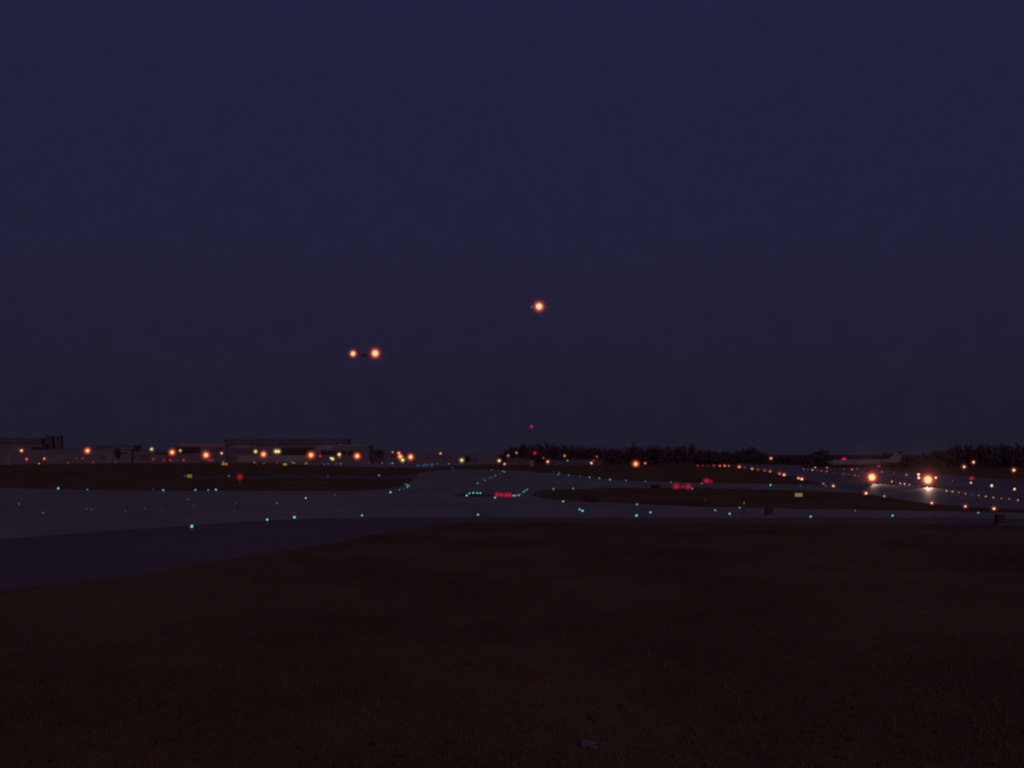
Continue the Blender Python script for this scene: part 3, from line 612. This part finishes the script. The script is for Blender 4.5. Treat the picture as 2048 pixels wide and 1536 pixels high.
def lamp_part(t, name, colour, e, loc, r, d, halo=None):
    link(name, ME_ball, lens_mat(colour, e), t, loc, (r, r, r))
    if halo:
        par = [c for c in t.children if c.name.split('.')[0] == name][-1]
        for rp, col in halo:
            q = rp*d/FPX; link("lamp_halo", ME_halo, halo_mat(col, q), par, (0,0,0), (q/r, q/r, q/r))  # added glow sphere around the aircraft's lamp, no real glass

D = 640.0
p = at(1729, 930, D)
jet = airliner("pale grey airliner seen side on with red beacons, behind the runway lights", (p.x, D, 0), math.pi - .10, M_jet, 4.15, None)
lamp_part(jet, "beacon", 'crimson', 1.1, (9.1, 0, 5.5), .72, D, [(4.6, (.22,0,.02)), (6.4, (.05,0,.004))])
lamp_part(jet, "beacon", 'crimson', .9, (-6.4, -.5, 2.75), .55, D, [(3.6, (.16,0,.02)), (5.0, (.03,0,.003))])

def approaching(px, py, d, label, lights, nav=False):
    p = at(px, py, d)
    t = airliner(label, (p.x, d+12, p.z-3.1), -math.pi/2, M_skyjet, 3.6, "landing aircraft in the sky", R(-3))
    return t, p
a1, p1 = approaching(728, 708, 1500, "airliner in the sky showing two orange landing lights side by side", None)
px_m = 1500/FPX
for (lx, ly, s, e) in ((705.9, 708.3, 3.7, 1.0), (750.4, 707.6, 5.0, 1.1)):
    off = (lx-728)*px_m; zz = at(lx, ly, 1500).z - (p1.z-3.1)
    lamp_part(a1, "landing_light", 'landing', e*.8, (11.5, off, zz), s*px_m, 1500, [(s*1.5, (.45,.25,.05)), (s*2.05, (.45,.07,.012)), (s*2.8, (.12,.008,.01)), (s*4.5, (.010,.0012,.0018))])
a2, p2 = approaching(1078, 614, 2700, "distant airliner higher in the sky showing one bright orange landing light", None)
px_m = 2700/FPX; s = 5.2
lamp_part(a2, "landing_light", 'landing', .85, (15, 0, at(1078,614,2700).z-(p2.z-3.1)), s*px_m, 2700, [(s*1.5, (.45,.25,.05)), (s*2.05, (.45,.07,.012)), (s*2.8, (.12,.008,.01)), (s*4.5, (.010,.0012,.0018))])
lamp_part(a2, "navigation_light", 'teal', .5, (-3, (1063.2-1078)*px_m, at(1078,612.9,2700).z-(p2.z-3.1)), 1.3*px_m, 2700)
lamp_part(a2, "navigation_light", 'crimson', .3, (-3, (1092.8-1078)*px_m, at(1078,611.6,2700).z-(p2.z-3.1)), 1.6*px_m, 2700)

def small_jet(label, loc, rz):
    t = empty("business_jet", loc, rz); tag(t, label, "aircraft", "jets with landing lights on the runway")
    Z = 1.75; mat = M_jetdk
    bm = bmesh.new(); loft(bm, [(6.6,Z-.2,.06,.06),(6.2,Z-.15,.3,.28),(5.2,Z-.05,.55,.52),(3.8,Z+.05,.76,.78),(-1.5,Z+.05,.78,.8),(-4.2,Z+.2,.5,.55),(-6.4,Z+.45,.15,.2)], 20)
    f = link("fuselage", done(bm, "fuselage", True), mat, t)
    bm = bmesh.new(); box(bm, 3.9, 4.5, -.5, .5, Z+.42, Z+.68); link("windscreen", done(bm, "windscreen"), M_dark, f)
    for s in (-1, 1):
        bm = bmesh.new(); slab(bm, [(1.4,0),(-1.4,0),(-2.2,s*6.4),(-1.1,s*6.5)], 'z', Z-.6, .16)
        for v in bm.verts: v.co.z += abs(v.co.y)*.05
        link("wing", done(bm, "wing"), mat, t)
        bm = bmesh.new(); loft(bm, [(-1.7,Z+.55,.3,.3),(-2.0,Z+.55,.38,.38),(-3.2,Z+.55,.38,.38),(-4.3,Z+.55,.28,.28)], 14)
        for v in bm.verts: v.co.y += s*1.2
        link("engine", done(bm, "engine", True), mat, t)
        bm = bmesh.new(); tube(bm, (-.6, s*1.3, .25), (-.6, s*1.2, Z-.6), .05, .07); wheel(bm, -.6, s*1.3, .28, .28, .2); link("main_gear", done(bm, "main_gear"), M_rub, t)
    bm = bmesh.new(); slab(bm, [(-3.6,Z+.7),(-6.3,Z+.6),(-7.2,Z+2.5),(-6.0,Z+2.5)], 'y', 0, .14); link("tail_fin", done(bm, "tail_fin"), mat, t)
    bm = bmesh.new(); slab(bm, [(-5.9,0),(-7.0,-2.2),(-7.6,-2.2),(-7.2,0),(-7.6,2.2),(-7.0,2.2)], 'z', Z+2.58, .1); link("tailplane", done(bm, "tailplane"), mat, t)
    bm = bmesh.new(); tube(bm, (4.6,0,.2), (4.6,0,Z-.5), .04, .06); wheel(bm, 4.6, 0, .2, .2, .14); link("nose_gear", done(bm, "nose_gear"), M_rub, t)
    return t
def landing_spot(name, loc, aim, power, size=R(26), blend=1.0, col=(1.0, .58, .46)):
    l = bpy.data.lights.new(name, 'SPOT'); l.energy = power; l.spot_size = size; l.spot_blend = blend; l.color = col; l.shadow_soft_size = .3
    o = bpy.data.objects.new(name, l); C.objects.link(o); o.location = loc
    o.rotation_euler = (Vector(aim)-Vector(loc)).to_track_quat('-Z', 'Y').to_euler()
for px, py, d, s, lab in ((1744, 954.5, 387, 5.5, "jet on the runway behind a dazzling landing light, nearer to the airliner"),
                          (1855.9, 959.6, 349, 6.4, "jet on the runway behind the largest dazzling landing light, beside white lamps")):
    p = at(px, py, d)
    back = Vector((p.x, d, 0)).normalized()                      # nose turned towards the camera's end of the field
    j = small_jet(lab, (p.x + back.x*7.4, d + back.y*7.4, 0), math.atan2(-back.y, -back.x))
    lamp_part(j, "landing_light", 'landing', 1.0, (7.4, 0, p.z), s*d/FPX, d, halo_of('landing', s))
    if d < 360:
        for lx, ly, ls in ((1837.5,949.8,2.3), (1838.1,956.4,2.5), (1871.2,956.2,2.0)):
            q = at(lx, ly, d); lamp_part(j, "wing_light", 'warm', 1.0, (1.2, q.x-p.x, q.z), ls*d/FPX, d)
    landing_spot("landing_beam", (p.x - back.x*7.0, d-7.0, 1.6), (p.x*0.80 + (14 if px < 1800 else 0), d-70, 1.3), 14000 if px < 1800 else 8500)
